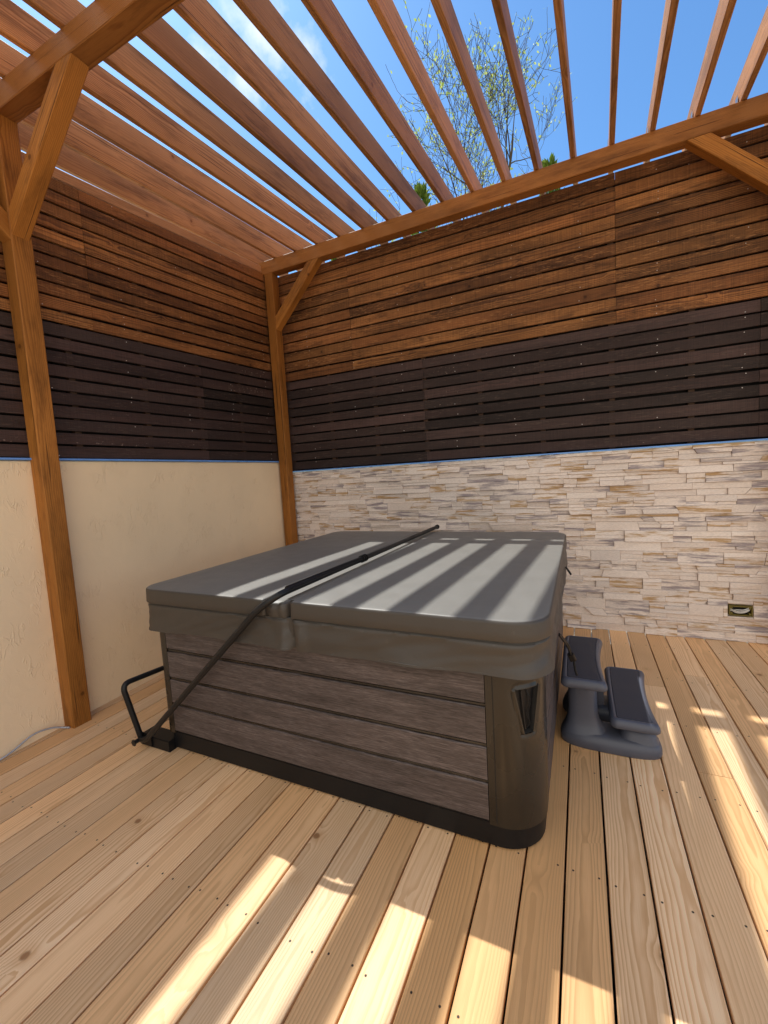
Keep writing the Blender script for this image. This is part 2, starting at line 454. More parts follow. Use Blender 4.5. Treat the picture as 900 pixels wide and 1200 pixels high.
# ------------------------------------------------------------------ stone wall (right hand, along x at y = 0)
random.seed(21)
WX1 = 7.2; H1 = 1.705
stone = thing('stone_wall', (3.5, 0, 0), 'low wall clad in pale beige stacked stone behind the hot tub', 'wall')
sb = MB()
BOX = (4.405, 4.58, .226, .334)      # opening for the junction box
def stone_quad(q, dep):
    """q: four (x,z) ccw from bottom left"""
    d0 = [dep + random.uniform(-.007, .007) for _ in range(4)]
    e = .0014
    cx = sum(p[0] for p in q) / 4; cz = sum(p[1] for p in q) / 4
    fr = []; ch = []
    for (x, z), dd in zip(q, d0):
        sx = e if x < cx else -e; sz = e if z < cz else -e
        fr.append((x + sx * 1.8, -dd, z + sz * 1.8)); ch.append((x + sx * .35, -dd + .004, z + sz * .35))
    bk = [(x, .012, z) for x, z in q]
    vs = fr + ch + bk
    fs = [[0, 1, 2, 3]]
    for a in range(4):
        b_ = (a + 1) % 4
        fs.append([4 + a, 4 + b_, b_, a]); fs.append([8 + a, 8 + b_, 4 + b_, 4 + a])
    sb.add(vs, fs)
def blocked(x0, x1, z0, z1): return x1 > BOX[0] and x0 < BOX[1] and z1 > BOX[2] and z0 < BOX[3]
z = .003
while z < H1 - .012:
    h = random.choice((.055, .07, .085, .1, .06)); h = min(h, H1 - z)
    if H1 - z - h < .02: h = H1 - z
    x = -.25 + random.uniform(-.1, .1); sl = 0.
    while x < WX1:
        L = random.uniform(.13, .42); sr = random.choice((0, 0, 0, random.uniform(-.035, .035)))
        x1 = x + L
        q0 = [(x - sl, z), (x1 - sr, z), (x1 + sr, z + h), (x + sl, z + h)]
        kind = random.random()
        dep = random.uniform(.008, .036)
        if blocked(x - .04, x1 + .04, z, z + h):
            pieces = []
            xa, xb = max(x, 0), x1
            if x < BOX[0] - .02: pieces.append((x, min(x1, BOX[0]), z, z + h))
            if x1 > BOX[1] + .02: pieces.append((max(x, BOX[1]), x1, z, z + h))
            xa, xb = max(x, BOX[0]), min(x1, BOX[1])
            if xb > xa + .005:
                if z < BOX[2] - .006: pieces.append((xa, xb, z, min(z + h, BOX[2])))
                if z + h > BOX[3] + .006: pieces.append((xa, xb, max(z, BOX[3]), z + h))
            for a, b2, c2, d2 in pieces: stone_quad([(a, c2), (b2, c2), (b2, d2), (a, d2)], dep)
            sr = 0
        elif kind < .30 or h < .058:
            stone_quad(q0, dep)
        else:
            n = 2 if (kind < .75 or h < .08) else 3
            cuts = [0.] + sorted(min(max((k + random.uniform(-.28, .28)) / n, .2), .8) for k in range(1, n)) + [1.]
            cl = cuts; cr = [0.] + [min(max(c + random.choice((0, 0, random.uniform(-.2, .2))), .15), .85) for c in cuts[1:-1]] + [1.]
            cr = sorted(cr)
            for k in range(n):
                def pl(t, xa, za, xb, zb): return (xa + (xb - xa) * t, za + (zb - za) * t)
                A = pl(cl[k], *q0[0], *q0[3]); Bq = pl(cr[k], *q0[1], *q0[2]); Cq = pl(cr[k + 1], *q0[1], *q0[2]); Dq = pl(cl[k + 1], *q0[0], *q0[3])
                if random.random() < .45 and L > .22:
                    t = random.uniform(.3, .7); s2 = random.choice((0, random.uniform(-.03, .03)))
                    m0 = pl(t - s2, *A, *Bq); m1 = pl(t + s2, *Dq, *Cq)
                    stone_quad([A, m0, m1, Dq], random.uniform(.008, .036)); stone_quad([m0, Bq, Cq, m1], random.uniform(.008, .036))
                else:
                    stone_quad([A, Bq, Cq, Dq], random.uniform(.008, .036))
        x = x1; sl = sr
    z += h
sb.build('stone_cladding', M['stone'], stone)
b = MB(); b.board((-.3, .112, H1 / 2 - .002), (1, 0, 0), (0, 1, 0), (0, 0, 1), WX1 + .3, .2, H1 - .004, .001)
# the masonry core, with the box cut-out left dark by a recess plate
b.build('masonry_core', M['stone'], stone)
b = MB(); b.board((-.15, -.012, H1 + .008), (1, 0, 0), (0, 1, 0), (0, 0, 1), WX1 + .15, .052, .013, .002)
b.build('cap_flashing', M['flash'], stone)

# junction box let into the stone wall
jb = thing('junction_box', (4.49, -.012, .28), 'small open electrical junction box with grey wires in the stone wall', 'electrical box')
b = MB(); x0, x1, z0, z1 = 4.412, 4.572, .238, .322
b.board((x0, -.018, z0 + .004), (1, 0, 0), (0, 1, 0), (0, 0, 1), x1 - x0, .040, .008, .001)
b.board((x0, -.018, z1 - .004), (1, 0, 0), (0, 1, 0), (0, 0, 1), x1 - x0, .040, .008, .001)
b.board((x0 + .004, -.018, z0 + .0085), (0, 0, 1), (0, 1, 0), (1, 0, 0), z1 - z0 - .017, .039, .008, .001)
b.board((x1 - .004, -.018, z0 + .0085), (0, 0, 1), (0, 1, 0), (1, 0, 0), z1 - z0 - .017, .039, .008, .001)
for sx, sz in ((x0 + .018, z0 + .018), (x0 + .018, z1 - .018), (x1 - .018, z0 + .018), (x1 - .018, z1 - .018)):
    b.tube([(sx, .004, sz), (sx, -.034, sz)], .008, 10)
b.build('box_rim', M['yellow'], jb, 40)
b = MB(); b.board((x0 + .002, -.001, .28), (1, 0, 0), (0, 1, 0), (0, 0, 1), x1 - x0 - .004, .006, z1 - z0 - .006, .001)
b.build('box_back', M['dark_gap'], jb)
for k, (a, zz) in enumerate(((.0, .272), (.008, .262), (.018, .285))):
    b = MB(); b.tube(smooth_path([(x0 + .015, -.012, .29 - a), (x0 + .05, -.034, zz + .002), (x0 + .10, -.036, zz + .006), (x1 - .018, -.022, zz + .025)]), .0045, 8)
    b.build('wire', M['wire'], jb, 60)

# ------------------------------------------------------------------ rendered wall (left hand); its plane leans from (0,-3) to (-.155,0)
LX0, LX3 = -.155, 0.
ldir = V((LX3 - LX0, -3., 0)).normalized()          # towards the camera
lnrm = V((-ldir.y, ldir.x, 0)); lnrm = lnrm if lnrm.x > 0 else -lnrm
def LP(s, off, z): return V((LX0, 0, 0)) + ldir * s + lnrm * off + V((0, 0, z))
cream = thing('rendered_wall', tuple(LP(2.5, -.1, 0)), 'low cream wall of trowelled render along the left of the deck', 'wall')
HL = 1.835; LEN = 7.4
b = MB(); b.board(LP(-.02, -.1, HL / 2 - .02), ldir, lnrm, V((0, 0, 1)), LEN, .2, HL + .04, .006)
b.build('render_face', M['render'], cream)
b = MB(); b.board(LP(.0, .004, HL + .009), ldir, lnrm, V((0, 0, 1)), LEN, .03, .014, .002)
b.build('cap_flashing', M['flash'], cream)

# ------------------------------------------------------------------ slatted fences on the walls
def slat_fence(label, org, du, nrm, x0, x1, zb, zt_mid, zt, nlow, nup, joints_up, joints_low, fan=None, seed=1, loc=None):
    """fan(s, z) lets the slats spread along the run; s is metres along du from org"""
    random.seed(seed)
    t = thing('slatted_fence', loc, label, 'fence')
    fan = fan or (lambda s, zz: zz)
    up = V((0, 0, 1))
    def pt(s, off, zz): return V(org) + V(du) * s + V(nrm) * off + up * fan(s, zz)
    def slat(mb, s0, s1, z0, z1, rnd):
        th = .020; o_ = random.uniform(-.003, .003)
        n = max(1, int((s1 - s0) / .5)); rings = []; bc = []
        for k in range(n + 1):
            s = s0 + (s1 - s0) * k / n; wb = .0012 * sin(s * 5 + z0 * 40)
            for (a, zz) in ((0, z0), (th - .002, z0), (th, z0 + .002), (th, z1 - .002), (th - .002, z1), (0, z1)):
                rings.append(pt(s, .004 + a + o_, zz + wb)); bc.append((s, zz - (z0 + z1) / 2, a))
        fs = []
        for k in range(n):
            for i in range(6):
                j = (i + 1) % 6
                fs.append([k * 6 + i, k * 6 + j, k * 6 + 6 + j, k * 6 + 6 + i])
        fs += [[5, 4, 3, 2, 1, 0], [n * 6 + i for i in range(6)]]
        mb.add(rings, fs, rnd, bc)
    lo, hi = MB(), MB()
    for mb, za, zc, n, joints in ((lo, zb, zt_mid, nlow, joints_low), (hi, zt_mid, zt, nup, joints_up)):
        p = (zc - za) / n
        for k in range(n):
            gap = random.uniform(.015, .021)
            cuts = [x0] + [j for j in joints if x0 < j < x1] + [x1]
            for a, c in zip(cuts[:-1], cuts[1:]):
                slat(mb, a + .0014, c - .0014, za + p * k + gap / 2 + random.uniform(-.002, .002), za + p * (k + 1) - gap / 2 + random.uniform(-.002, .002), (random.random(), random.random(), random.random()))
    hi.build('upper_slats', M['slat_brown'], t); lo.build('lower_slats', M['slat_dark'], t)
    bt = MB()
    s = x0 + .12
    L = []
    while s < x1: L.append(s); s += .6
    for s in L:
        vs = [pt(s + a, b_, zz) for zz in (zb, zt - .01) for a, b_ in ((-.022, -.04), (.022, -.04), (.022, .003), (-.022, .003))]
        bt.add(vs, [[3, 2, 1, 0], [4, 5, 6, 7]] + [[i, (i + 1) % 4, 4 + (i + 1) % 4, 4 + i] for i in range(4)])
    bt.build('battens', M['batten'], t)
    bk = MB()
    n = 8
    vs = []
    for k in range(n + 1):
        s = x0 + (x1 - x0) * k / n
        vs += [pt(s, -.045, zb - .02), pt(s, -.045, zt - .03), pt(s, -.05, zt - .03), pt(s, -.05, zb - .02)]
    fs = []
    for k in range(n):
        for i in range(4): fs.append([k * 4 + i, k * 4 + (i + 1) % 4, k * 4 + 4 + (i + 1) % 4, k * 4 + 4 + i])
    bk.add(vs, fs); bk.build('backing_sheet', M['dark_gap'], t)
    return t
slat_fence('brown and black slatted fence standing on the stone wall', (0, .03, 0), (1, 0, 0), (0, -1, 0), -.17, WX1, 1.728, 2.832, 4.112, 10, 11, [.9, 3.588, 5.9], [1.75, 4.6], seed=3, loc=(3.5, .03, 1.72))
def lfan(s, z):
    k = 1.0 - .056 * min(s, 4.6)
    return 1.852 + (z - 1.852) * k
slat_fence('brown and black slatted fence standing on the cream wall', tuple(LP(0, -.028, 0)), tuple(ldir), tuple(lnrm), .02, LEN - .1, 1.852, 2.955, 4.13, 10, 11, [2.35, 4.9], [1.3, 3.7], fan=lfan, seed=8, loc=tuple(LP(2.5, -.03, 1.85)))

# ------------------------------------------------------------------ pergola
random.seed(40)
pg = thing('pergola', (2.2, -1.5, 0), 'brown stained timber pergola with open rafters over the deck', 'pergola')
BY = -.18; BZ0, BZ1 = 4.075, 4.226; PW = .117
FY = -2.884; FZ0, FZ1 = 3.930, 4.068
def post(x0, y0, z1, xw=PW, yw=PW, z0=0.):
    b = MB(); b.board((x0 + xw / 2, y0 + yw / 2, z0), (0, 0, 1), (1, 0, 0), (0, 1, 0), z1 - z0, xw, yw, .006)
    return b.build('post', M['post'], pg)
post(-.128, BY, BZ0 - .001); post(4.74, BY, BZ0 - .001)
post(-.010, FY, FZ0 - .001); post(4.74, FY, FZ0 - .001)
b = MB(); b.board((-.31, BY + PW / 2, (BZ0 + BZ1) / 2), (1, 0, 0), (0, 0, 1), (0, 1, 0), 6.6, BZ1 - BZ0, PW - .002, .005); b.build('beam', M['beam'], pg)
b = MB(); b.board((-.31, FY + PW / 2, (FZ0 + FZ1) / 2), (1, 0, 0), (0, 0, 1), (0, 1, 0), 6.6, FZ1 - FZ0, PW - .002, .005); b.build('beam', M['beam'], pg)
def brace(p0, p1, w=.112, wy=.098, m=(1., -1.), name='brace'):
    p0, p1 = V(p0), V(p1); ex = (p1 - p0).normalized()
    side = V((0, 1, 0)) if abs(ex.y) < .1 else V((1, 0, 0))
    ey = side.cross(ex).normalized()
    if ey.z < 0: ey = -ey
    ez = ex.cross(ey)
    b = MB(); b.board(p0, ex, ey, ez, (p1 - p0).length, w, wy, .005, mitre=m)
    return b.build(name, M['post'], pg)
# back left, back right, front left, front right, and the side brace on the front left post
brace((-.010, BY + .052, 3.495), (.565, BY + .052, BZ0 - .002))
brace((4.738, BY + .052, 3.495), (4.153, BY + .052, BZ0 - .002))
brace((.108, FY + .052, 3.30), (.79, FY + .052, FZ0 - .002))
brace((4.738, FY + .052, 3.30), (4.06, FY + .052, FZ0 - .002))
brace((.05, FY - .001, 3.27), (.05, FY - .80, 4.06), m=(1., 1.))
b = MB(); a_ = LP(-.05, -.035, 4.136 + .040); c_ = LP(4.3, -.035, 4.133 - .5485 + .043); ex_ = (c_ - a_).normalized()
ey_ = lnrm.cross(ex_).normalized(); ey_ = ey_ if ey_.z > 0 else -ey_
b.board(a_, ex_, ey_, lnrm, (c_ - a_).length, .078, .04, .004); b.build('side_plank', M['plank'], pg)
RXP, RX0 = .2925, 3.53; RH = .195
raf_mesh = []
def raft_z(y): return BZ1 + .003 + (y - BY) * (BZ1 - FZ1) / (BY - FY)
y1 = .42; y0 = -4.4
for i in range(-13, 9):
    x = RX0 + RXP * i + random.uniform(-.006, .006)
    a = V((x + .0235 + .038 * (y1 - BY), y1, raft_z(y1) + RH / 2)); c = V((x + .0235 + .038 * (y0 - BY), y0, raft_z(y0) + RH / 2))
    ex = (c - a).normalized(); ez = V((1, 0, 0)); ey = ez.cross(ex).normalized()
    if ey.z < 0: ey = -ey
    b = MB(); b.board(a, ex, ey, ez, (c - a).length, RH, .041, .004)
    r = b.build('rafter', M['rafter'], pg)
    if i >= -2:      # angle plates where the rafters sit on the back beam
        q = MB(); zz = raft_z(BY + .06)
        q.board((x - .0035, BY + .075, zz + .002), (0, 0, 1), (0, 1, 0), (1, 0, 0), .07, .05, .003, .0005)
        q.build('angle_plate', M['zinc'], r)

# ------------------------------------------------------------------ hot tub
TX0, TX1, TY0, TY1 = .93, 3.125, -2.80, -.60
tub = thing('hot_tub', (2.03, -1.7, 0), 'square hot tub with grey woodgrain panels and dark rounded corners', 'hot tub')
def ring(x0, x1, y0, y1, r, z, seg=10): return [V((x, y, z)) for x, y in rrect(x0, x1, y0, y1, r, seg)]
b = MB()
R_ = (.05, .17, .17, .05)
b.loft([ring(TX0 + .03, TX1 - .03, TY0 + .03, TY1 - .03, R_, .0), ring(TX0 + .012, TX1 - .012, TY0 + .012, TY1 - .012, R_, .012), ring(TX0 + .012, TX1 - .012, TY0 + .012, TY1 - .012, R_, .112), ring(TX0 + .03, TX1 - .03, TY0 + .03, TY1 - .03, R_, .118)])
b.build('plinth', M['black'], tub, 35)
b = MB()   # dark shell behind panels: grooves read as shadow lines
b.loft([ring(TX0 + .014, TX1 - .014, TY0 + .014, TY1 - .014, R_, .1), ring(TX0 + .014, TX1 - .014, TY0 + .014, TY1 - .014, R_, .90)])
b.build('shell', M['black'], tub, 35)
FX0, FX1 = 1.012, 2.905           # panel limits along the front
rows = [(.128, .292), (.308, .452), (.470, .628), (.646, .80)]
def panel_rows(axis, a0, a1, fixed, out, name):
    p = MB()
    for z0, z1 in rows:
        if axis == 'x': p.board(((a0), fixed + out * .0, (z0 + z1) / 2), (1, 0, 0), (0, 0, 1), (0, 1, 0), a1 - a0, z1 - z0, .03, .004)
        else: p.board((fixed, a0, (z0 + z1) / 2), (0, 1, 0), (0, 0, 1), (1, 0, 0), a1 - a0, z1 - z0, .03, .004)
    # grain runs along the plank: bco = (length, thickness, height)
    p.co = [(c[0], c[2], c[1]) for c in p.co]
    return p.build(name, M['panel'], tub)
panel_rows('x', FX0, FX1, TY0 + .015, -1, 'side_panel')
panel_rows('x', FX0, FX1, TY1 - .015, 1, 'side_panel')
panel_rows('y', TY0 + .24, TY1 - .24, TX1 - .015, 1, 'side_panel')
panel_rows('y', TY0 + .12, TY1 - .12, TX0 + .015, 1, 'side_panel')
# slim aluminium-dark strips in the grooves
b = MB()
for z in (.300, .461, .637):
    b.board((FX0, TY0 + .012, z), (1, 0, 0), (0, 0, 1), (0, 1, 0), FX1 - FX0, .010, .012, .001)
b.build('groove_strip', M['body'], tub)

def corner_column(cx, cy, sx, sy, r, la, lb, win=False):
    """outer corner at (cx,cy); sx,sy point inward; la along x, lb along y"""
    pts = [(cx + sx * la, cy)]
    n = 18
    for k in range(n + 1):
        a = pi / 2 * k / n
        pts.append((cx + sx * (r - r * sin(a)), cy + sy * (r - r * cos(a))))
    pts.append((cx, cy + sy * lb))
    prof = []
    b = MB(); zs = [.112, .120, .80, .85]
    outer = []
    rings = []
    inn = [(cx + sx * .03, cy + sy * lb), (cx + sx * .03, cy + sy * .03), (cx + sx * la, cy + sy * .03)]
    for z, o_ in ((.113, -.004), (.120, .0), (.86, .0)):
        rings.append([V((x, y, z)) for x, y in pts + inn])
    if sx * sy < 0: rings = [list(reversed(r_)) for r_ in rings]
    b.loft(rings)
    return b.build('corner_column', M['body'], tub, 40)
fr = None
# front right column gets a real recess: build it as a curved sheet with a hole
def front_right_column():
    r = .17; la = TX1 - FX1 - .003; lb = .237
    # arc-length outline
    pts = []
    n = 40
    Lx = la - r; La = r * pi / 2; Ly = lb - r
    tot = Lx + La + Ly
    def at(s, off=0.):
        if s < Lx: return V((TX1 - la + s, TY0 - off, 0))
        if s < Lx + La:
            a = (s - Lx) / r
            return V((TX1 - r + (r + off) * sin(a), TY0 + r - (r + off) * cos(a), 0))
        return V((TX1 + off, TY0 + r + (s - Lx - La), 0))
    # window outline in (s, z): tapered slot with an arched head
    sc = Lx + .128
    zt, zb_ = .715, .530
    def inside(s, z):
        if z < zb_ or z > zt: return False
        hw = .022 + (.060 - .022) * (z - zb_) / (zt - zb_)
        return abs(s - sc) < hw
    NS, NZ = 64, 110
    S = sorted(set([tot * k / NS for k in range(NS + 1)]))
    b = MB(); vs = []; fs = []
    zz = [.113 + (.86 - .113) * k / NZ for k in range(NZ + 1)]
    rec = MB()
    # snap grid columns near the window to its slanted edges
    grid = {}
    for j, z in enumerate(zz):
        for i, s in enumerate(S):
            s2 = s
            hw = .022 + (.060 - .022) * (min(max(z, zb_), zt) - zb_) / (zt - zb_)
            # piecewise-linear remap so columns L and Rr lie on the edges
            sl, sr = sc - .041, sc + .041
            if s <= sl: s2 = s * (sc - hw) / sl
            elif s >= sr: s2 = tot - (tot - s) * (tot - sc - hw) / (tot - sr)
            else: s2 = sc - hw + (s - sl) * (2 * hw) / (sr - sl)
            # arched raised moulding round the window
            dx = abs(s2 - sc); dz = max(zb_ - z, z - zt, 0)
            dd = max(dx - hw, 0); dist = sqrt(dd * dd + dz * dz) if (dd > 0 or dz > 0) else 0
            if z > zt: dist = sqrt((max(dx - .042, 0)) ** 2 + (z - zt) ** 2) * .62
            off = -.006 * exp(-((dist - .012) / .005) ** 2) + .003 * exp(-((dist - .004) / .004) ** 2)
            p = at(s2, off); grid[i, j] = len(vs); vs.append(V((p.x, p.y, z)))
    for j in range(NZ):
        for i in range(NS):
            zc = (zz[j] + zz[j + 1]) / 2; s_ = (S[i] + S[i + 1]) / 2
            if zb_ < zc < zt and abs(s_ - sc) < .041: continue
            fs.append([grid[i, j], grid[i + 1, j], grid[i + 1, j + 1], grid[i, j + 1]])
    b.add(vs, fs)
    # return edge at the panel side
    q0 = [V((TX1 - la, TY0, z)) for z in (.113, .86)] + [V((TX1 - la, TY0 + .03, z)) for z in (.86, .113)]
    b.add(q0, [[0, 1, 2, 3]])
    c = b.build('corner_column', M['body'], tub, 40)
    # recessed tray
    m = MB(); o1 = []; 
    hw_t, hw_b = .061, .023
    def q(s, z, off): p = at(s, off); return V((p.x, p.y, z))
    r0 = [q(sc - hw_b, zb_ - .003, .0005), q(sc + hw_b, zb_ - .003, .0005), q(sc + hw_t, zt + .003, .0005), q(sc - hw_t, zt + .003, .0005)]
    r1 = [q(sc - hw_b * .9, zb_ + .004, -.03), q(sc + hw_b * .9, zb_ + .004, -.03), q(sc + hw_t * .95, zt - .004, -.03), q(sc - hw_t * .95, zt - .004, -.03)]
    m.add(r0 + r1, [[0, 1, 5, 4], [1, 2, 6, 5], [2, 3, 7, 6], [3, 0, 4, 7], [4, 5, 6, 7]])
    m.build('light_recess', M['dark_gap'], c)
    m = MB()
    for k in range(2):
        m.tube(smooth_path([q(sc - .004 + .012 * k, zt - .005, -.02), q(sc + .022 - .010 * k, zt - .06 - .015 * k, -.010), q(sc - .002 + .010 * k, zb_ + .075, -.012), q(sc + .012 - .004 * k, zb_ + .035 + .006 * k, -.008), q(sc - .006 + .002 * k, zb_ + .006, -.014)]), .0016, 6)
    m.tube([q(sc - .026, zt - .01, -.012), q(sc - .011, zb_ + .01, -.010)], .0035, 6)
    m.build('wire_bundle', M['tube'], c, 60)
    # vertical seam on the flat part
    m = MB(); m.board((TX1 - la + .030, TY0 - .0005, .125), (0, 0, 1), (1, 0, 0), (0, 1, 0), .66, .003, .002, .0003); m.build('column_seam', M['dark_gap'], c)
front_right_column()
corner_column(TX0, TY0, 1, 1, .05, FX0 - TX0 - .003, .117)
corner_column(TX1, TY1, -1, -1, .17, TX1 - FX1 - .003, .237)
corner_column(TX0, TY1, 1, -1, .05, FX0 - TX0 - .003, .117)

# ------------------------------------------------------------------ tub cover (folds along a line front to back)
CX0, CX1, CY0, CY1 = .872, 3.158, -2.842, -.552
ZT = 1.019
cover = thing('tub_cover', (2.015, -1.7, .78), 'folding grey vinyl cover lying on the hot tub', 'tub cover')
def cover_half(x0, x1, radii):
    b = MB(); rings = []
    rad = .014
    zbm = .936
    prof = [(-.016, zbm + .001), (.004, zbm), (.007, zbm + .006), (.005, .97)]
    for k in range(5):
        a = pi / 2 * k / 4; prof.append((.004 - rad + rad * cos(a), ZT - rad + rad * sin(a)))
    def outline(ins): 
        rr = [max(q + ins, .004) for q in radii]
        return rrect(x0 - ins, x1 + ins, CY0 - ins, CY1 + ins, rr, 12, .12)
    base = outline(0)
    n = len(base)
    cx, cy = (x0 + x1) / 2, (CY0 + CY1) / 2
    nrm = []
    for i in range(n):
        a = V(base[i - 1]); c = V(base[(i + 1) % n]); t = (c - a).normalized(); nrm.append(V((t.y, -t.x)))
    def rise(y): return .012 * max(0., (y - CY0) / (CY1 - CY0)) 
    for ins, z in prof:
        rings.append([V((p[0] + m.x * ins + 0, p[1] + m.y * ins, z + (rise(p[1]) if z > .96 else 0) + (.0015 * noise.noise(V((p[0] * 5, p[1] * 5, 3))) if z > .95 else 0) - (0 if z < .95 else .0))) for p, m in zip(base, nrm)])
    # top: concentric insets to carry a faint sag
    for k, f in enumerate((.97, .85, .6, .3, .05)):
        rings.append([V((cx + (p[0] - cx) * f, cy + (p[1] - cy) * f, ZT + rise(cy + (p[1] - cy) * f) + .001 + .004 * (1 - f) * .4 + .0022 * noise.noise(V((p[0] * f * 2.3 + k, p[1] * f * 2.3, 1.))))) for p in base])
    b.loft(rings)
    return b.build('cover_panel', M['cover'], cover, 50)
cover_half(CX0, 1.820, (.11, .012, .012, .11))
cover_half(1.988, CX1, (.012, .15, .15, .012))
b = MB()   # hinge strip between the halves, hanging over the front edge
rings = []
for y, zoff in [(CY0 + .006, -.085), (CY0 - .002, -.05), (CY0 - .001, -.022), (CY0 + .010, -.010), (CY0 + .05, -.007), (-1.7, -.004), (CY1 - .02, -.0), (CY1 - .001, -.02), (CY1 - .001, -.085)]:
    n = 14
    rings.append([V((1.819 + (.172) * k / n, y + ((.004 * sin(k * 1.1) + .050 * exp(-((k / n - .86) / .11) ** 2) + .012 * exp(-((k / n - .03) / .05) ** 2)) if y < CY0 + .02 else 0), ZT + zoff + .012 * max(0, (y - CY0) / 2.29) - .004 * sin(pi * k / n))) for k in range(n + 1)])
b.loft([list(reversed(r)) for r in rings], False, False, False)
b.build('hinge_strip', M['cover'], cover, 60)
# skirt: a soft band round the tub
b = MB()
base = rrect(CX0, CX1, CY0, CY1, (.11, .15, .15, .11), 14, .025); n = len(base)
nrm = []; arc = [0.]
for i in range(n):
    a = V(base[i - 1]); c = V(base[(i + 1) % n]); t = (c - a).normalized(); nrm.append(V((t.y, -t.x)))
    arc.append(arc[-1] + math.dist(base[i], base[(i + 1) % n]))
rings = []
lev = [0., .035, .07, .16, .26, .36, .46, .56, .66, .76, .86, .94, 1.]
for f in lev + [1.01]:
    r_ = []
    for i, (p, m) in enumerate(zip(base, nrm)):
        s = arc[i]
        wv = noise.noise(V((p[0] * 4.5, p[1] * 4.5, f * 1.2))) * .012 * f + noise.noise(V((p[0] * 7 + f * 1.5, p[1] * 7, f * 3.))) * .008 * f * (1.3 - f) + abs(noise.noise(V((p[0] * 5 + f * 2.6, p[1] * 5 + 3, f * 1.4)))) * -.018 * f * (1.2 - f) * 2
        wv += .004 * sin(s * 9 + f * 5 + 2 * noise.noise(V((s, 0, 0)))) * f
        front = p[1] < CY0 + .03
        puck = 0.
        if front:
            dx = p[0] - (1.972 + .02 * f); puck = -.052 * exp(-(dx / .016) ** 2) * (.35 + .65 * f) + .020 * exp(-((dx - .045) / .03) ** 2) * (1 - .5 * f) + .014 * exp(-((dx + .05) / .03) ** 2) * f
            puck += .005 * exp(-((dx - .20 + .2 * f) / .05) ** 2) - .004 * exp(-((dx + .18 - .15 * f) / .04) ** 2)
        crn = abs(m.x * m.y) * 2
        flare = .003 + .012 * f ** 1.4 + crn * (.004 * f + .006 * sin(f * 9 + s * 22) * f)
        if f > 1: off = flare + wv + puck - .006; z = .7775 + .024 * (p[0] - CX0) / (CX1 - CX0)
        else:
            off = flare - .004 + wv + puck - .016 * max(0., 1 - f / .07); z = .930 - (.160 - .024 * (p[0] - CX0) / (CX1 - CX0)) * f + .004 * sin(s * 3.1) * f
        r_.append(V((p[0] + m.x * off, p[1] + m.y * off, z)))
    rings.append(r_)
rings.append([V((p[0] - m.x * .012, p[1] - m.y * .012, .80)) for p, m in zip(base, nrm)])
rings.append([V((p[0] - m.x * .012, p[1] - m.y * .012, .93)) for p, m in zip(base, nrm)])
b.loft(list(reversed(rings)), False, False)
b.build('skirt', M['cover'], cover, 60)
# tie-down straps with buckles on the right side
for yy, zz, ln in ((-2.36, .80, .20), (-1.15, .86, .03)):
    b = MB(); x = CX1 + .030
    if ln > .1:
        b.tube(smooth_path([(x - .012, yy - .05, zz + .02), (x + .018, yy + .03, zz - .06), (x + .035, yy + .10, zz - .14)]), .005, 6)
        b.tube(smooth_path([(x - .012, yy - .035, zz + .02), (x + .022, yy + .045, zz - .06), (x + .036, yy + .11, zz - .14)]), .005, 6)
        s_ = b.build('tie_strap', M['black'], cover, 60)
        q = MB(); q.board((x + .030, yy + .09, zz - .125), V((.15, .45, -.55)).normalized(), V((1, 0, .27)).normalized(), V((0, 1, .8)).normalized(), .06, .030, .016, .004)
        q.tube(smooth_path([(x + .045, yy + .125, zz - .17), (x + .05, yy + .12, zz - .215), (x + .058, yy + .12, zz - .245)]), [.006] * 16 + [.004], 6)
        q.build('buckle', M['black'], s_, 40)
    else:
        b.board((x - .02, yy, zz), V((.5, 0, -.8)), V((0, 1, 0)), V((.8, 0, .5)), .07, .03, .012, .003)
        b.build('tie_strap', M['black'], cover)

# ------------------------------------------------------------------ cover lifter
lift = thing('cover_lifter', (.85, -2.84, 0), 'black tubular cover lifter bar running across the tub cover', 'cover lifter')
b = MB()
main = fillet([(.775, -2.865, .060), (.835, -2.872, .075), (1.825, -2.885, .985), (1.925, -2.835, 1.052), (1.978, -.46, 1.062)], .07)
b.tube(main, .017, 14); b.build('main_bar', M['tube'], lift, 60)
b = MB(); b.tube([(1.913, -2.76, 1.054), (1.945, -1.98, 1.056)], .0188, 14)
b.build('foam_sleeve', M['black'], lift, 60)
b = MB()
for y in (-2.01, -1.985, -1.96): b.tube([(1.946 + .0224 * (y + 1.98), y - .004, 1.057), (1.946 + .0224 * (y + 1.98), y + .004, 1.057)], .025, 12)
b.build('clamp_ring', M['black'], lift, 50)
b = MB(); b.tube([(1.978, -.475, 1.062), (1.979, -.452, 1.062)], .022, 12)
b.build('end_cap', M['black'], lift, 50)
b = MB()
b.tube(fillet([(.80, -2.862, .058), (.765, -2.855, .060), (.715, -2.905, .425), (.725, -2.55, .40), (.735, -.85, .37)], .055), .0165, 14)
b.build('handle_bar', M['tube'], lift, 60)
b = MB()
b.board((.735, -2.785, .035), (1, 0, 0), (0, 1, 0), (0, 0, 1), .25, .10, .07, .004)
b.board((.74, -2.84, .05), (1, 0, 0), (0, 1, 0), (0, 0, 1), .10, .008, .08, .002)
b.build('floor_bracket', M['black'], lift)
b = MB(); b.tube([(.772, -2.905, .062), (.772, -2.83, .062)], .013, 8); b.tube([(.772, -2.912, .062), (.772, -2.904, .062)], .02, 6)
b.build('pivot_bolt', M['tube'], lift, 40)

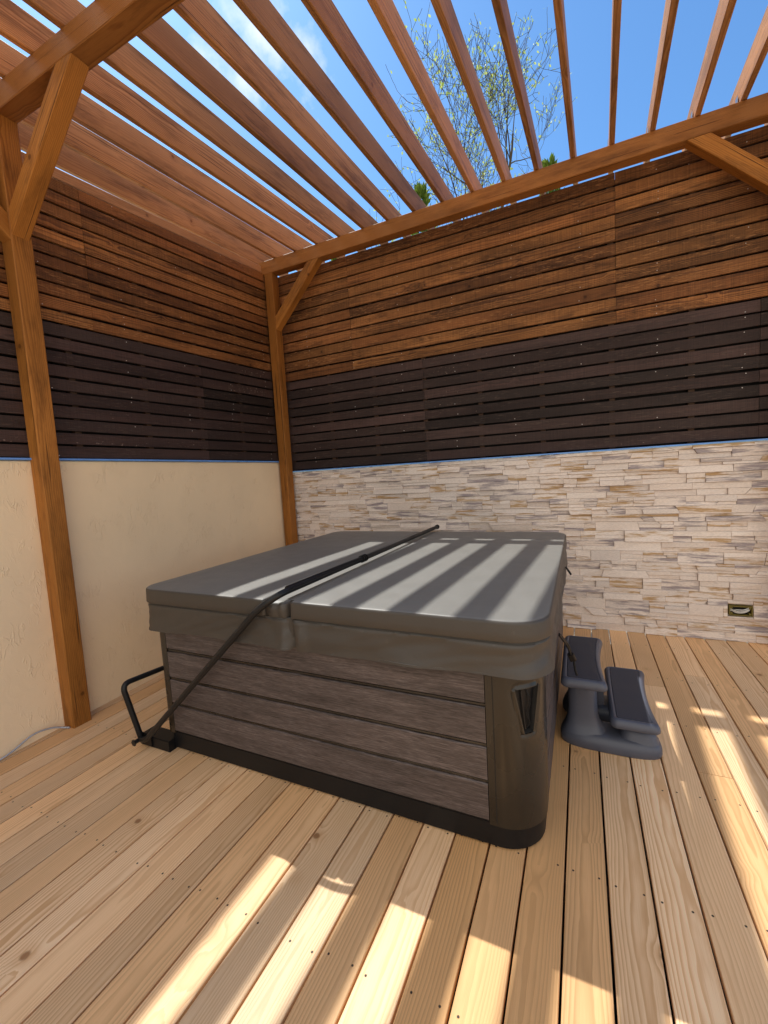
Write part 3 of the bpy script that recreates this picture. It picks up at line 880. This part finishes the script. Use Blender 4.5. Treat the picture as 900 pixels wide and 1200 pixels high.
# ------------------------------------------------------------------ tub step
step = thing('tub_step', (3.4, -1.7, 0), 'two-tread dark grey plastic step beside the hot tub', 'step')
def tread(x0, x1, y0, y1, zt, bow_l, bow_r):
    def outline(ins):
        pts = []
        base = rrect(x0 + ins, x1 - ins, y0 + ins, y1 - ins, max(.035 - ins * .6, .01), 8, -16)
        for x, y in base:
            tt = (y - y0) / (y1 - y0); k = 4 * tt * (1 - tt)
            f = (x - x0) / (x1 - x0)
            x2 = x + (bow_l * k) * (1 - f) - (bow_r * k) * f
            pts.append((x2, y))
        return pts
    b = MB(); rings = []
    for ins, z in ((.022, zt - .050), (.006, zt - .049), (.001, zt - .042), (0, zt - .030), (.003, zt - .018), (.010, zt - .006), (.020, zt), (.030, zt), (.033, zt - .004)):
        rings.append([V((x, y, z)) for x, y in outline(ins)])
    b.loft(rings)
    t = b.build('tread', M['step'], step, 60)
    b = MB(); b.loft([[V((x, y, zt - .006)) for x, y in outline(.0335)], [V((x, y, zt - .0005)) for x, y in outline(.0345)], [V((x, y, zt + .0008)) for x, y in outline(.037)]])
    b.build('grip_pad', M['pad'], t)
tread(3.160, 3.395, -2.085, -1.42, .455, .0, .028)
tread(3.402, 3.642, -2.010, -1.315, .225, .0, .028)
def oval(cx, cy, rx, ry, z, p=3.2, n=36):
    out = []
    for k in range(n):
        a = 2 * pi * k / n; c, s = cos(a), sin(a)
        out.append(V((cx + rx * abs(c) ** (2 / p) * (1 if c > 0 else -1), cy + ry * abs(s) ** (2 / p) * (1 if s > 0 else -1), z)))
    return out
def support(yc):
    b = MB()
    b.loft([oval(3.402, yc, .250, .098, 0), oval(3.402, yc, .256, .104, .012), oval(3.402, yc, .256, .104, .040), oval(3.402, yc, .246, .096, .066), oval(3.400, yc, .226, .080, .082), oval(3.395, yc, .19, .05, .088)])
    b.loft([oval(3.285, yc, .128, .088, .070), oval(3.275, yc, .106, .074, .092), oval(3.270, yc, .088, .064, .125), oval(3.268, yc, .078, .058, .17), oval(3.266, yc, .074, .055, .35), oval(3.266, yc, .074, .055, .372), oval(3.266, yc, .066, .048, .376)])
    b.loft([oval(3.545, yc, .098, .080, .072), oval(3.545, yc, .088, .070, .098), oval(3.545, yc, .080, .062, .128), oval(3.545, yc, .072, .056, .132)])
    s_ = b.build('support', M['step'], step, 55)
    b = MB(); b.loft([oval(3.266, yc, .062, .046, .374), oval(3.266, yc, .062, .046, .407)]); b.build('collar', M['pad'], s_, 50)
    b = MB(); b.loft([oval(3.545, yc, .070, .054, .130), oval(3.545, yc, .066, .050, .177)])
    b.build('collar', M['pad'], s_, 50)
support(-1.868); support(-1.545)
b = MB(); b.board((3.33, -1.80, .235), (0, 1, 0), (1, 0, 0), (0, 0, 1), .30, .10, .09, .008); b.build('cross_brace', M['pad'], step)

# ------------------------------------------------------------------ loose cable by the post
b = MB(); b.tube(smooth_path([(.035, -4.3, .008), (.03, -3.6, .008), (.035, -3.26, .012), (.03, -3.09, .060), (.028, -2.98, .045), (.045, -2.91, .012), (.075, -2.895, .008)]), .006, 8)
tag(b.build('cable', M['cable'], None, 60, at=(.03, -3.2, 0)), 'thin grey cable lying along the foot of the cream wall', 'cable')

# ------------------------------------------------------------------ trees behind the fence
def bare_tree(loc, seed, label):
    random.seed(seed)
    t = thing('bare_tree', loc, label, 'tree')
    wood_, leaf = MB(), MB()
    def leafq(p, sz):
        a = V((random.uniform(-1, 1), random.uniform(-1, 1), random.uniform(-1, 1))).normalized(); b_ = a.orthogonal().normalized()
        leaf.add([p, p + a * sz * .5 + b_ * sz * .28, p + a * sz, p + a * sz * .5 - b_ * sz * .28], [[0, 1, 2, 3]])
    def grow(p, dr, L, r, depth):
        n = 5; pts = [p]; rs = [r]; q = p; dd = dr.copy()
        for k in range(n):
            dd = (dd + V((random.gauss(0, .10), random.gauss(0, .10), random.gauss(.03, .07)))).normalized()
            q = q + dd * L / n; pts.append(q); rs.append(max(r * (1 - .55 * (k + 1) / n), .0035))
        wood_.tube(pts, rs, 7 if depth < 2 else (4 if depth < 4 else 3), caps=False)
        if depth >= 5:
            for _ in range(random.choice((1, 2, 2, 3))): leafq(pts[random.randint(2, 5)] + V((random.gauss(0, .02),) * 3), random.uniform(.035, .075))
            return
        kids = {0: 8, 1: 6, 2: 5, 3: 4, 4: 3}[depth]
        for k in range(kids):
            f = random.uniform(.35 if depth else .42, 1.) if k else 1.
            i = min(int(f * n), n - 1); a = f * n - i
            s = pts[i].lerp(pts[i + 1], a); base_d = (pts[i + 1] - pts[i]).normalized()
            ax = base_d.orthogonal().normalized(); ax.rotate(Matrix.Rotation(random.uniform(0, 2 * pi), 3, base_d))
            nd = base_d.copy(); ang = random.uniform(.5, 1.15) if k else random.uniform(.1, .3)
            nd.rotate(Matrix.Rotation(ang, 3, ax)); nd = (nd + V((0, 0, .12))).normalized()
            rad = max(rs[i] * random.uniform(.45, .62), .0035)
            grow(s, nd, L * random.uniform(.52, .74) if depth else random.uniform(1.35, 2.0), rad, depth + 1)
            if depth >= 4 and random.random() < .5: leafq(s, random.uniform(.035, .07))
    grow(V(loc), V((0, 0, 1)), 7.2, .12, 0)
    wood_.build('trunk', M['bark'], t, 60); leaf.build('crown', M['leaf'], t)
    return t
bare_tree((1.62, 5.4, -.35), 14, 'tall bare spring tree with tiny yellow-green leaves behind the stone wall fence')

def thuja(loc, h, r, seed, label, group):
    random.seed(seed)
    t = thing('conifer', loc, label, 'tree', group)
    L = V(loc); b = MB(); b.tube([L, L + V((0, 0, h * .9))], [.06, .012], 6); b.build('trunk', M['bark'], t, 60)
    f = MB()
    for k in range(2600):
        zf = 1 - random.random() ** 1.0
        if k % 3 == 0: zf = random.uniform(.75, 1.)
        rr = r * (1 - zf) ** .6 * random.uniform(.35, 1.05) + .012
        a = random.uniform(0, 2 * pi)
        p = L + V((cos(a) * rr, sin(a) * rr, h * zf * .985))
        out = V((cos(a), sin(a), random.uniform(.8, 2.4))).normalized(); side = out.orthogonal().normalized()
        side.rotate(Matrix.Rotation(random.uniform(0, pi), 3, out)); sz = random.uniform(.05, .12)
        f.add([p, p + out * sz * .5 + side * sz * .2, p + out * sz, p + out * sz * .5 - side * sz * .2], [[0, 1, 2, 3]])
    f.build('crown', M['thuja'], t); return t
thuja((1.52, .95, -.35), 5.57, .42, 3, 'green conifer tip rising behind the fence left of the bare tree', 'conifers behind the fence')
thuja((3.02, .95, -.35), 5.34, .40, 4, 'green conifer tip rising behind the fence right of the bare tree', 'conifers behind the fence')
thuja((.22, 1.0, -.35), 5.15, .40, 6, 'green conifer tip glimpsed behind the fence near the corner post', 'conifers behind the fence')
